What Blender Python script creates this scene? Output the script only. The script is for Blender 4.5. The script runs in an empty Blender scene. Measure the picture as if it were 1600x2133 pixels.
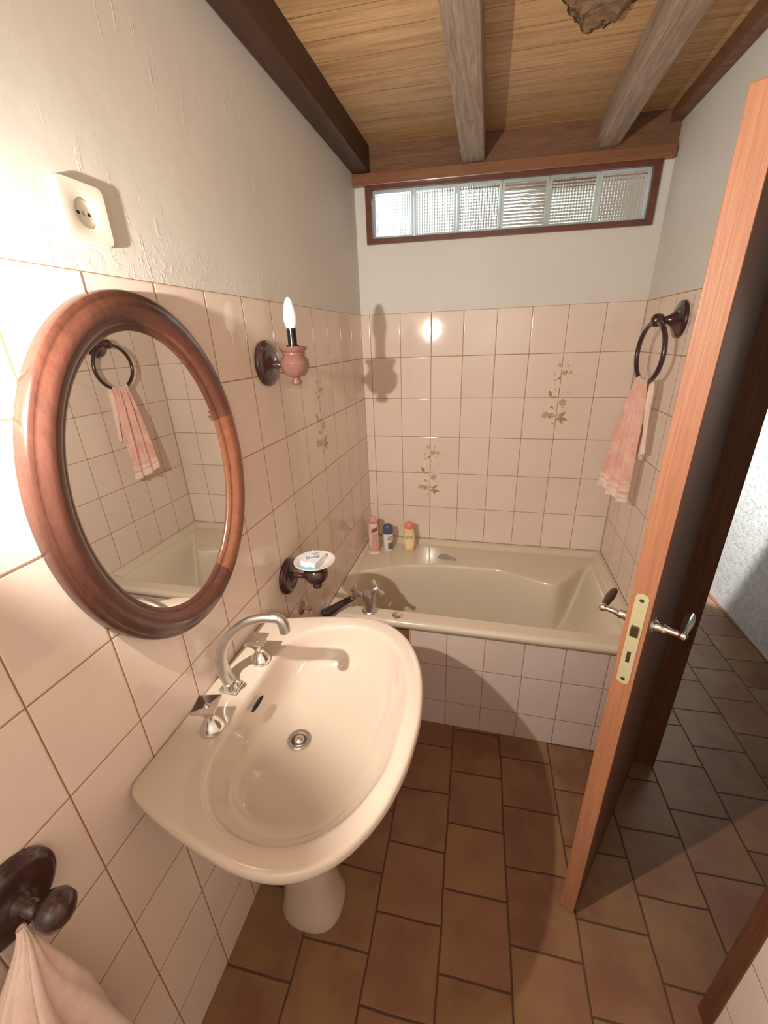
import bpy, bmesh, math, random
from mathutils import Vector, Matrix, noise as mnoise
random.seed(7)
C = bpy.context.scene.collection
PI = math.pi
# ------------------------------------------------------------------ camera
cam_d = bpy.data.cameras.new('camera'); cam = bpy.data.objects.new('camera', cam_d); C.objects.link(cam)
cam_d.sensor_fit = 'HORIZONTAL'; cam_d.sensor_width = 36; cam_d.lens = 854.43 / 1600 * 36; cam_d.clip_start = 0.01
RX = Vector((0.97133, 0.23514, -0.03510)); RD = Vector((0.05926, -0.38242, -0.92209)); RF = Vector((-0.23024, 0.89357, -0.38539))
M = Matrix((RX, -RD, -RF)).transposed().to_4x4(); M.translation = Vector((0.62296, -2.11535, 1.60883))
cam.matrix_world = M
bpy.context.scene.camera = cam
# ------------------------------------------------------------------ world, view
W = bpy.data.worlds.new('world'); bpy.context.scene.world = W; W.use_nodes = True
bg = W.node_tree.nodes['Background']; bg.inputs[0].default_value = (0.86, 0.95, 1.0, 1); bg.inputs[1].default_value = 2.6
vs = bpy.context.scene.view_settings
vs.view_transform = 'Standard'; vs.look = 'None'; vs.gamma = 1; vs.use_curve_mapping = False; vs.exposure = 0.46
BULB = 44.0           # watts of the lit candle bulb
BULB_COL = (1.0, 0.925, 0.82)
def lamp(name, kind, loc, energy, color, size=0.05, aim=None, **kw):
    d = bpy.data.lights.new(name, kind); d.energy = energy; d.color = color
    if kind == 'AREA': d.size = size
    else: d.shadow_soft_size = size
    for k, v in kw.items(): setattr(d, k, v)
    o = bpy.data.objects.new(name, d); C.objects.link(o); o.location = loc
    if aim is not None: o.rotation_euler = (Vector(aim) - Vector(loc)).to_track_quat('-Z', 'Y').to_euler()
    return o
# lamp of the hall beyond the door, unseen fill lights added behind the photographer
lamp('hall_lamp_light', 'SPOT', (1.55, 0.05, 2.15), 260, (1.0, 0.98, 0.95), 0.03, (2.12, 0.72, 1.20), spot_size=0.95, spot_blend=0.15)
lamp('ceiling_bounce_fill', 'AREA', (0.65, -2.45, 1.95), 7, (0.95, 0.97, 1.0), 0.50, (0.65, -2.449, 2.6))  # added fill, bounced off the ceiling
lamp('rear_wall_bounce_fill', 'AREA', (0.65, -2.42, 1.75), 8, (0.97, 0.98, 1.0), 0.50, (0.65, -2.95, 1.55))  # added fill, bounced off the rear wall

# ------------------------------------------------------------------ materials
def new_mat(name):
    m = bpy.data.materials.new(name); m.use_nodes = True
    nt = m.node_tree; b = nt.nodes['Principled BSDF']
    return m, nt, b
def lin(c):
    return tuple(((x / 255 + 0.055) / 1.055) ** 2.4 if x > 10 else x / 255 / 12.92 for x in c) + (1,)
class N:
    """tiny node helper"""
    def __init__(s, nt): s.nt = nt
    def node(s, t, **kw):
        n = s.nt.nodes.new(t)
        for k, v in kw.items(): setattr(n, k, v)
        return n
    def put(s, sock, v):
        if isinstance(v, (int, float)): sock.default_value = v
        elif isinstance(v, tuple): sock.default_value = v
        else: s.nt.links.new(v, sock)
    def math(s, op, a, b=None, c=None):
        n = s.node('ShaderNodeMath', operation=op)
        s.put(n.inputs[0], a)
        if b is not None: s.put(n.inputs[1], b)
        if c is not None: s.put(n.inputs[2], c)
        return n.outputs[0]
    def mix(s, f, a, b, blend='MIX'):
        n = s.node('ShaderNodeMix', data_type='RGBA', blend_type=blend)
        s.put(n.inputs[0], f); s.put(n.inputs[6], a); s.put(n.inputs[7], b)
        return n.outputs[2]
    def ramp(s, f, pts):
        n = s.node('ShaderNodeValToRGB'); s.put(n.inputs[0], f)
        e = n.color_ramp.elements
        while len(e) < len(pts): e.new(0.5)
        for i, (p, c) in enumerate(pts): e[i].position = p; e[i].color = c
        return n.outputs[0]
    def rng(s, v, a, b, c, d, smooth=False):
        n = s.node('ShaderNodeMapRange'); n.interpolation_type = 'SMOOTHSTEP' if smooth else 'LINEAR'
        s.put(n.inputs[0], v)
        for i, x in enumerate((a, b, c, d)): n.inputs[i + 1].default_value = x
        return n.outputs[0]
    def coord(s, scale=(1, 1, 1), rot=(0, 0, 0)):
        t = s.node('ShaderNodeTexCoord'); m = s.node('ShaderNodeMapping')
        s.nt.links.new(t.outputs['Object'], m.inputs[0]); m.inputs[3].default_value = scale; m.inputs[2].default_value = rot
        return m.outputs[0]
    def noise(s, co, scale, detail=3, rough=0.5, dist=0.0):
        n = s.node('ShaderNodeTexNoise'); s.put(n.inputs['Vector'], co); n.inputs['Scale'].default_value = scale
        n.inputs['Detail'].default_value = detail; n.inputs['Roughness'].default_value = rough; n.inputs['Distortion'].default_value = dist
        return n.outputs[0]
    def bump(s, h, strength, dist=0.01, normal=None):
        n = s.node('ShaderNodeBump'); n.inputs['Strength'].default_value = strength; n.inputs['Distance'].default_value = dist
        s.put(n.inputs['Height'], h)
        if normal is not None: s.put(n.inputs['Normal'], normal)
        return n.outputs[0]
def simple(name, col, rough=0.5, metal=0.0, coat=0.0, spec=0.5, var=0.0, vscale=20, bump=0.0, bscale=60, trans=0.0, sheen=0.0):
    m, nt, b = new_mat(name); k = N(nt)
    b.inputs['Base Color'].default_value = col; b.inputs['Roughness'].default_value = rough; b.inputs['Metallic'].default_value = metal
    b.inputs['Coat Weight'].default_value = coat; b.inputs['Coat Roughness'].default_value = 0.06; b.inputs['Specular IOR Level'].default_value = spec
    b.inputs['Transmission Weight'].default_value = trans; b.inputs['Sheen Weight'].default_value = sheen
    co = k.coord()
    if var:
        f = k.noise(co, vscale, 4)
        k.put(b.inputs['Base Color'], k.mix(f, tuple(x * (1 - var) for x in col[:3]) + (1,), tuple(min(1, x * (1 + var)) for x in col[:3]) + (1,)))
    if bump: k.put(b.inputs['Normal'], k.bump(k.noise(co, bscale, 4), bump, 0.005))
    return m
def wood(name, dark, light, stretch, scale=1.0, rough=0.5, coat=0.0, bump=0.15, boards=None, contrast=(0.3, 0.72)):
    """grain runs along the axis whose stretch is small"""
    m, nt, b = new_mat(name); k = N(nt)
    co = k.coord(tuple(x * scale for x in stretch))
    n1 = k.noise(co, 7.0, 6, 0.62, 1.2)
    n2 = k.noise(co, 42.0, 4, 0.6, 0.3)
    f = k.math('ADD', k.math('MULTIPLY', n1, 0.68), k.math('MULTIPLY', n2, 0.32))
    col = k.ramp(f, [(contrast[0], dark), (contrast[1], light)])
    h = f
    if boards:                                   # (axis, start, width, gap)
        ax, s0, w, gap = boards
        t = k.node('ShaderNodeTexCoord'); sp = k.node('ShaderNodeSeparateXYZ'); nt.links.new(t.outputs['Object'], sp.inputs[0])
        u = k.math('DIVIDE', k.math('SUBTRACT', sp.outputs[ax], s0), w)
        fl = k.math('FLOOR', u); fr = k.math('FRACT', u)
        wn = k.node('ShaderNodeTexWhiteNoise', noise_dimensions='1D'); nt.links.new(fl, wn.inputs['W'])
        tone = k.rng(wn.outputs[0], 0, 1, 0.80, 1.14)
        cc = k.node('ShaderNodeCombineColor'); [k.put(cc.inputs[i], tone) for i in range(3)]
        col = k.mix(1.0, col, cc.outputs[0], 'MULTIPLY')
        d = k.math('MULTIPLY', k.math('MINIMUM', fr, k.math('SUBTRACT', 1.0, fr)), w)
        g = k.rng(d, 0.0, gap, 1, 0)
        col = k.mix(g, col, tuple(x * 0.30 for x in dark[:3]) + (1,))
        h = k.math('SUBTRACT', k.math('MULTIPLY', f, 0.3), k.math('MULTIPLY', g, 1.5))
    k.put(b.inputs['Base Color'], col)
    b.inputs['Roughness'].default_value = rough; b.inputs['Coat Weight'].default_value = coat; b.inputs['Coat Roughness'].default_value = 0.18
    k.put(b.inputs['Normal'], k.bump(h, bump, 0.004))
    return m
def tiles(name, ua, u0, pu, va, v0, pv, col_a, col_b, grout, gw=0.0011, rough=0.08, stagger=False, wav=0.45, blotch=None, skew=0.0, speck=0.0):
    m, nt, b = new_mat(name); k = N(nt)
    t = k.node('ShaderNodeTexCoord'); sp = k.node('ShaderNodeSeparateXYZ'); nt.links.new(t.outputs['Object'], sp.inputs[0])
    co = t.outputs['Object']
    U = sp.outputs[ua]; V = sp.outputs[va]
    if skew: U, V = k.math('ADD', U, k.math('MULTIPLY', V, skew)), k.math('SUBTRACT', V, k.math('MULTIPLY', U, skew))
    if stagger:                       # handmade tiles: slightly wandering joints
        wob = k.math('MULTIPLY', k.math('SUBTRACT', k.noise(co, 5, 2), 0.5), 0.012); U = k.math('ADD', U, wob); V = k.math('ADD', V, wob)
    u = k.math('DIVIDE', k.math('SUBTRACT', U, u0), pu)
    v = k.math('DIVIDE', k.math('SUBTRACT', V, v0), pv)
    fu = k.math('FLOOR', u)
    if stagger: v = k.math('ADD', v, k.math('MULTIPLY', k.math('FLOORED_MODULO', fu, 2.0), 0.5))
    fv = k.math('FLOOR', v); ru = k.math('FRACT', u); rv = k.math('FRACT', v)
    du = k.math('MULTIPLY', k.math('MINIMUM', ru, k.math('SUBTRACT', 1.0, ru)), pu)
    dv = k.math('MULTIPLY', k.math('MINIMUM', rv, k.math('SUBTRACT', 1.0, rv)), pv)
    d = k.math('MINIMUM', du, dv)
    g = k.rng(d, gw * 0.8, gw * 1.5, 1, 0, True)
    cx = k.node('ShaderNodeCombineXYZ'); nt.links.new(fu, cx.inputs[0]); nt.links.new(fv, cx.inputs[1])
    wn = k.node('ShaderNodeTexWhiteNoise', noise_dimensions='3D'); nt.links.new(cx.outputs[0], wn.inputs['Vector'])
    vm = k.node('ShaderNodeVectorMath', operation='MULTIPLY_ADD'); nt.links.new(wn.outputs['Color'], vm.inputs[0]); vm.inputs[1].default_value = (9, 9, 9); nt.links.new(co, vm.inputs[2])
    cl = k.noise(vm.outputs[0], 9.0, 4, 0.55)
    f = k.rng(k.math('ADD', k.math('MULTIPLY', wn.outputs[0], 0.45), k.math('MULTIPLY', cl, 0.8)), 0.25, 0.95, 0, 1)
    col = k.mix(f, col_a, col_b)
    if blotch:
        col = k.mix(k.rng(k.noise(vm.outputs[0], 4.5, 5, 0.6), 0.42, 0.70, 0, 1), col, blotch)
    col = k.mix(g, col, grout)
    k.put(b.inputs['Base Color'], col)
    k.put(b.inputs['Roughness'], k.rng(g, 0, 1, rough, 0.8))
    edge = k.rng(d, gw * 0.6, gw * 0.6 + 0.0035, 0, 1, True)
    h = k.math('ADD', edge, k.math('MULTIPLY', k.noise(vm.outputs[0], 14.0, 2, 0.4), wav))
    if speck: h = k.math('ADD', h, k.math('MULTIPLY', k.noise(co, 90, 3, 0.6), speck))
    tilt = k.math('ADD', k.math('MULTIPLY', k.math('SUBTRACT', ru, 0.5), k.math('SUBTRACT', wn.outputs[0], 0.5)), 0)
    k.put(b.inputs['Normal'], k.bump(k.math('ADD', h, k.math('MULTIPLY', tilt, wav)), 0.55, 0.0012))
    return m
TH = 0.196
PINK_A, PINK_B = lin((231, 212, 198)), lin((238, 221, 208))
GROUT = lin((158, 112, 78))
M_tile_back = tiles('pink_tile_back', 0, 0.0426, 0.15, 2, 1.725, TH, PINK_A, PINK_B, GROUT)
M_tile_side = tiles('pink_tile_side', 1, -0.016, 0.15, 2, 1.725, TH, PINK_A, PINK_B, GROUT)
M_tile_right = tiles('pink_tile_right', 1, -0.004, 0.15, 2, 1.723, TH, PINK_A, PINK_B, GROUT)
M_tile_front = tiles('pink_tile_front', 0, 0.066, 0.1508, 2, 0.336, 0.1995, lin((214, 196, 186)), lin((222, 205, 196)), GROUT)
M_terra = tiles('terracotta_floor', 0, 0.145, 0.1965, 1, -0.9885, 0.1955, lin((120, 82, 62)), lin((144, 104, 80)), lin((84, 54, 38)), gw=0.0026, rough=0.42, stagger=True, wav=0.5, blotch=lin((146, 114, 78)), skew=0.028, speck=0.25)
def plaster_mat(name, a, b_, scratch=True, rough=0.55, strength=0.5, pits=0.0):
    m, nt, b = new_mat(name); k = N(nt); co = k.coord()
    k.put(b.inputs['Base Color'], k.mix(k.noise(co, 2.4, 5, 0.6), a, b_))
    h = k.math('ADD', k.math('MULTIPLY', k.noise(co, 5, 3, 0.5), 1.5), k.math('MULTIPLY', k.noise(co, 32, 5, 0.6), 0.30))
    if scratch:                          # trowel marks: sparse, slanting ridges
        co2 = k.coord((1, 9, 1.2), (0.85, 0, 0))
        s_ = k.rng(k.noise(co2, 9, 3, 0.5, 0.3), 0.60, 0.70, 0, 1, True)
        msk = k.rng(k.noise(co, 4.0, 2), 0.46, 0.62, 0, 1, True)
        h = k.math('ADD', h, k.math('MULTIPLY', k.math('MULTIPLY', s_, msk), 0.35))
        t = k.node('ShaderNodeTexCoord'); sp = k.node('ShaderNodeSeparateXYZ'); nt.links.new(t.outputs['Object'], sp.inputs[0])
        band = k.rng(sp.outputs[2], 1.74, 1.83, 1, 0, True)
        crust = k.rng(k.noise(co, 60, 5, 0.65), 0.5, 0.72, 0, 1, True)
        h = k.math('ADD', h, k.math('MULTIPLY', k.math('MULTIPLY', crust, band), 0.55))
    if pits: h = k.math('ADD', h, k.math('MULTIPLY', k.rng(k.noise(co, 26, 6, 0.7), 0.35, 0.5, 0, 1), pits))
    k.put(b.inputs['Normal'], k.bump(h, strength, 0.006)); b.inputs['Roughness'].default_value = rough
    return m
M_plaster = plaster_mat('white_plaster', lin((214, 211, 204)), lin((228, 225, 217)), strength=0.22)
M_plaster_hall = plaster_mat('rough_hall_plaster', lin((205, 208, 208)), lin((222, 224, 222)), False, 0.8, 0.8, 0.8)
M_ceiling = wood('ceiling_board_pine', lin((158, 118, 78)), lin((228, 190, 140)), (0.35, 6.5, 2.0), 1.0, 0.55, 0.0, 0.25, (1, -0.02, 0.094, 0.0016))
M_rafter = wood('weathered_rafter_wood', lin((112, 94, 80)), lin((190, 170, 150)), (9, 0.5, 9), 1.0, 0.7, 0, 0.4)
M_beam = wood('dark_beam_wood', lin((46, 26, 18)), lin((86, 52, 38)), (8, 0.5, 8), 1.0, 0.5, 0, 0.25)
M_plate = wood('brown_plate_wood', lin((84, 54, 36)), lin((140, 98, 66)), (0.7, 8, 9), 1.0, 0.6, 0, 0.3)
M_trim = wood('reddish_trim_wood', lin((112, 70, 46)), lin((150, 102, 70)), (0.4, 9, 9), 1.0, 0.35, 0.25, 0.12)
M_trimdk = wood('mahogany_trim_wood', lin((82, 42, 30)), lin((120, 68, 48)), (1.0, 9, 5), 1.0, 0.35, 0.25, 0.12)
M_dooredge = wood('bare_pine_edge', lin((146, 92, 62)), lin((176, 124, 92)), (14, 14, 0.45), 1.0, 0.5, 0.05, 0.3)
M_doorface = wood('varnished_door_face', lin((84, 50, 34)), lin((122, 78, 54)), (9, 9, 0.5), 1.0, 0.5, 0.0, 0.15)
M_mirrorwood = wood('red_brown_frame_wood', lin((62, 34, 27)), lin((90, 52, 40)), (6, 6, 2.2), 1.0, 0.30, 0.55, 0.10)
M_mirrorwood2 = wood('orange_brown_frame_wood', lin((98, 56, 38)), lin((128, 78, 52)), (6, 2.2, 6), 1.0, 0.30, 0.55, 0.10)
M_darkwood = simple('dark_lacquered_wood', lin((62, 38, 38)), 0.22, coat=0.6, var=0.15, vscale=30)
M_copperwood = simple('rose_brown_lacquer', lin((130, 90, 80)), 0.2, coat=0.7, var=0.12, vscale=25)
M_tub = simple('beige_enamel', lin((220, 207, 187)), 0.16, coat=0.3)
M_sink = simple('cream_ceramic', lin((212, 196, 180)), 0.10, coat=0.4)
M_chrome = simple('worn_chrome', (0.78, 0.77, 0.76, 1), 0.16, 1.0, var=0.06, vscale=40)
M_chrome_dull = simple('limescaled_chrome', (0.62, 0.60, 0.58, 1), 0.34, 1.0, var=0.18, vscale=60)
M_brass = simple('pale_brass_plate', lin((206, 196, 158)), 0.42, 0.35, var=0.1, vscale=80)
M_darkmetal = simple('dark_bronze', lin((92, 78, 58)), 0.4, 0.7, var=0.15)
M_black = simple('glossy_black_plastic', lin((22, 20, 18)), 0.18)
M_hose = simple('dark_grey_plastic', lin((52, 46, 44)), 0.35)
M_socket = simple('ivory_plastic', lin((228, 222, 208)), 0.35)
M_hole = simple('black_hole', (0.01, 0.01, 0.01, 1), 0.8)
M_opal = simple('opal_glass', lin((250, 250, 248)), 0.08, coat=0.5)
M_porcelain = simple('white_porcelain', lin((222, 214, 208)), 0.08, coat=0.4)
M_paper = simple('white_soap_carton', lin((226, 230, 234)), 0.4)
M_blue = simple('light_blue_print', lin((120, 176, 214)), 0.4)
M_ink = simple('navy_print', lin((62, 70, 96)), 0.5)
M_greyink = simple('grey_print', lin((112, 106, 104)), 0.5)
M_grey = simple('grey_plastic', lin((150, 146, 140)), 0.5)
M_pinkpl = simple('pale_pink_plastic', lin((236, 204, 192)), 0.3)
M_pinklab = simple('dusty_pink_label', lin((216, 164, 150)), 0.4)
M_roseCap = simple('rose_cap', lin((222, 164, 148)), 0.35)
M_maroon = simple('maroon_print', lin((150, 84, 82)), 0.4)
M_bluecap = simple('blue_grey_cap', lin((84, 88, 118)), 0.35)
M_white = simple('white_plastic', lin((238, 234, 228)), 0.3)
M_yellow = simple('pale_yellow_plastic', lin((244, 214, 164)), 0.3)
M_yellowlab = simple('cream_label', lin((252, 230, 178)), 0.4)
M_coral = simple('coral_cap', lin((246, 142, 128)), 0.35)
M_mortar = simple('dark_mortar', lin((90, 60, 40)), 0.9)
M_exterior = simple('exterior_brown_stone', lin((96, 74, 58)), 0.9, var=0.4, vscale=5)
def mirror_mat():
    m, nt, b = new_mat('mirror_silver'); b.inputs['Metallic'].default_value = 1; b.inputs['Roughness'].default_value = 0.0
    b.inputs['Base Color'].default_value = (0.93, 0.94, 0.92, 1); return m
M_mirror = mirror_mat()
def glass_mat():
    m, nt, b = new_mat('ribbed_glass'); b.inputs['Transmission Weight'].default_value = 1; b.inputs['Roughness'].default_value = 0.03
    b.inputs['Base Color'].default_value = (0.92, 0.97, 0.95, 1); b.inputs['IOR'].default_value = 1.45; return m
M_glass = glass_mat()
def rim_mat():
    m, nt, b = new_mat('milky_glass_rim'); b.inputs['Base Color'].default_value = lin((230, 236, 231)); b.inputs['Roughness'].default_value = 0.15
    tr = nt.nodes.new('ShaderNodeBsdfTranslucent'); tr.inputs[0].default_value = (0.93, 0.98, 0.95, 1)
    mx = nt.nodes.new('ShaderNodeMixShader'); mx.inputs[0].default_value = 0.8
    out = nt.nodes['Material Output']; nt.links.new(b.outputs[0], mx.inputs[1]); nt.links.new(tr.outputs[0], mx.inputs[2]); nt.links.new(mx.outputs[0], out.inputs[0])
    return m
M_rim = rim_mat()
def emis_mat():
    m, nt, b = new_mat('clear_bulb_glass'); b.inputs['Roughness'].default_value = 0.05
    tr = nt.nodes.new('ShaderNodeBsdfTransparent'); mx = nt.nodes.new('ShaderNodeMixShader'); mx.inputs[0].default_value = 0.94
    out = nt.nodes['Material Output']; nt.links.new(b.outputs[0], mx.inputs[1]); nt.links.new(tr.outputs[0], mx.inputs[2]); nt.links.new(mx.outputs[0], out.inputs[0])
    return m
M_lit = emis_mat()
def towel_mat(name, a, b_):
    m, nt, b = new_mat(name); k = N(nt); co = k.coord()
    k.put(b.inputs['Base Color'], k.mix(k.rng(k.noise(co, 22, 4, 0.6), 0.35, 0.65, 0, 1), a, b_))
    b.inputs['Roughness'].default_value = 0.95; b.inputs['Sheen Weight'].default_value = 0.3
    k.put(b.inputs['Normal'], k.bump(k.noise(co, 420, 3, 0.7), 0.5, 0.003)); return m
M_towel = towel_mat('pink_terry', lin((232, 176, 158)), lin((244, 206, 190)))
M_towelpale = towel_mat('pale_pink_terry', lin((242, 208, 192)), lin((250, 228, 214)))

# ------------------------------------------------------------------ mesh helpers
def obj(name, bm, mats, parent=None, smooth=False, angle=None):
    me = bpy.data.meshes.new(name)
    bmesh.ops.recalc_face_normals(bm, faces=bm.faces)
    bm.to_mesh(me); bm.free()
    for m in (mats if isinstance(mats, (list, tuple)) else [mats]): me.materials.append(m)
    if smooth:
        for p in me.polygons: p.use_smooth = True
    o = bpy.data.objects.new(name, me); C.objects.link(o)
    if parent: o.parent = parent
    if angle is not None:
        for p in me.polygons: p.use_smooth = True
        me.set_sharp_from_angle(angle=math.radians(angle))
    return o
def struct(name, bm, m, **kw):
    o = obj(name, bm, m, **kw); o['kind'] = 'structure'; return o
def tag(o, label, cat, group=None):
    o['label'] = label; o['category'] = cat
    if group: o['group'] = group
    return o
def thing(name, label, cat, loc=(0, 0, 0), rz=0, group=None):
    o = bpy.data.objects.new(name, None); C.objects.link(o); o.location = loc; o.rotation_euler = (0, 0, rz); o.empty_display_size = 0.05
    return tag(o, label, cat, group)
def box(bm, x0, x1, y0, y1, z0, z1, mi=0, bev=0):
    v = [bm.verts.new((x, y, z)) for x in (x0, x1) for y in (y0, y1) for z in (z0, z1)]
    fs = [bm.faces.new([v[i] for i in q]) for q in ((0, 1, 3, 2), (4, 6, 7, 5), (0, 4, 5, 1), (2, 3, 7, 6), (0, 2, 6, 4), (1, 5, 7, 3))]
    for f in fs: f.material_index = mi
    if bev:
        es = set(e for f in fs for e in f.edges)
        bmesh.ops.bevel(bm, geom=list(es), offset=bev, segments=3, profile=0.6, affect='EDGES', material=mi)
def BM(): return bmesh.new()
def prism(bm, poly, ax, a0, a1, mi=0, bev=0):
    """extrude a 2D polygon (coordinates of the two other axes, in order) along axis ax"""
    def P(p, a):
        return {0: (a, p[0], p[1]), 1: (p[0], a, p[1]), 2: (p[0], p[1], a)}[ax]
    A = [bm.verts.new(P(p, a0)) for p in poly]; B = [bm.verts.new(P(p, a1)) for p in poly]
    n = len(poly); fs = [bm.faces.new(A), bm.faces.new(B[::-1])]
    for i in range(n): fs.append(bm.faces.new((A[i], B[i], B[(i + 1) % n], A[(i + 1) % n])))
    for f in fs: f.material_index = mi
    if bev: bmesh.ops.bevel(bm, geom=list(set(e for f in fs for e in f.edges)), offset=bev, segments=2, profile=0.6, affect='EDGES', material=mi)
def lathe(bm, prof, origin=(0, 0, 0), axis='z', n=40, mi=0, cap=True):
    """prof: list of (radius, along-axis)"""
    o = Vector(origin); rings = []
    def P(r, h, a):
        c, s = math.cos(a) * r, math.sin(a) * r
        if axis == 'z': return o + Vector((c, s, h))
        if axis == 'x': return o + Vector((h, c, s))
        if axis == '-x': return o + Vector((-h, c, s))
        if axis == 'y': return o + Vector((c, h, s))
        return o + axis @ Vector((c, s, h))
    for r, h in prof:
        rings.append([bm.verts.new(P(max(r, 1e-5), h, 2 * PI * i / n)) for i in range(n)])
    for a, b in zip(rings, rings[1:]):
        for i in range(n):
            f = bm.faces.new((a[i], a[(i + 1) % n], b[(i + 1) % n], b[i])); f.material_index = mi
    if cap:
        for r in (rings[0], rings[-1]):
            f = bm.faces.new(r); f.material_index = mi
def catmull(pts, per=8, closed=False):
    P = [Vector(p) for p in pts]; n = len(P); out = []
    rng = range(n) if closed else range(n - 1)
    for i in rng:
        p0 = P[(i - 1) % n] if closed or i > 0 else P[0]; p1 = P[i]; p2 = P[(i + 1) % n]; p3 = P[(i + 2) % n] if closed or i + 2 < n else P[-1]
        for j in range(per):
            t = j / per
            out.append(0.5 * ((2 * p1) + (-p0 + p2) * t + (2 * p0 - 5 * p1 + 4 * p2 - p3) * t * t + (-p0 + 3 * p1 - 3 * p2 + p3) * t ** 3))
    if not closed: out.append(P[-1])
    return out
def tube(bm, pts, rads, n=16, mi=0, flat=1.0, cap=True, closed=False):
    P = [Vector(p) for p in pts]; m = len(P)
    R = rads if isinstance(rads, (list, tuple)) else [rads] * m
    if len(R) != m: R = [R[0] + (R[-1] - R[0]) * i / (m - 1) for i in range(m)]
    rings = []; up = None
    for i in range(m):
        t = (P[(i + 1) % m] - P[i - 1]) if closed else (P[min(i + 1, m - 1)] - P[max(i - 1, 0)]); t.normalize()
        if up is None:
            up = t.orthogonal().normalized() if abs(t.z) > 0.95 else (Vector((0, 0, 1)) - t * t.z).normalized()
        else: up = (up - t * up.dot(t)).normalized()
        s = t.cross(up)
        rings.append([bm.verts.new(P[i] + (up * math.cos(a) * flat + s * math.sin(a)) * R[i]) for a in (2 * PI * j / n for j in range(n))])
    pr = list(zip(rings, rings[1:])) + ([(rings[-1], rings[0])] if closed else [])
    for a, b in pr:
        for j in range(n):
            f = bm.faces.new((a[j], a[(j + 1) % n], b[(j + 1) % n], b[j])); f.material_index = mi
    if cap and not closed:
        bm.faces.new(rings[0]).material_index = mi; bm.faces.new(rings[-1][::-1]).material_index = mi
def grid_bm(fn, nu, nv, mi=0, bm=None):
    bm = bm or BM()
    V = [[bm.verts.new(fn(i / nu, j / nv)) for j in range(nv + 1)] for i in range(nu + 1)]
    for i in range(nu):
        for j in range(nv):
            f = bm.faces.new((V[i][j], V[i + 1][j], V[i + 1][j + 1], V[i][j + 1])); f.material_index = mi; f.smooth = True
    return bm
def text_bm(txt, size, mtx, depth=0.0002, spacing=1.0):
    cu = bpy.data.curves.new('lettering', 'FONT'); cu.body = txt; cu.size = size; cu.extrude = depth; cu.align_x = 'CENTER'; cu.align_y = 'CENTER'; cu.space_line = 0.85
    cu.space_character = spacing
    o = bpy.data.objects.new('lettering', cu); C.objects.link(o)
    bpy.context.view_layer.update()
    me = bpy.data.meshes.new_from_object(o.evaluated_get(bpy.context.evaluated_depsgraph_get()))
    bm = BM(); bm.from_mesh(me); bmesh.ops.transform(bm, matrix=mtx, verts=bm.verts)
    bpy.data.objects.remove(o); bpy.data.curves.remove(cu); bpy.data.meshes.remove(me)
    return bm

# ================================================================== SETTING
XR = 1.243; YB = -2.95; ZT = 1.725
def zc(x): return 2.366 - 0.022 * x            # ceiling height
# floor
bm = BM(); box(bm, -0.1, 3.4, YB - 0.1, 0.12, -0.06, 0.0); box(bm, XR + 0.1, 3.4, 0.12, 1.6, -0.06, 0.0)
struct('floor', bm, M_terra)
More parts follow.
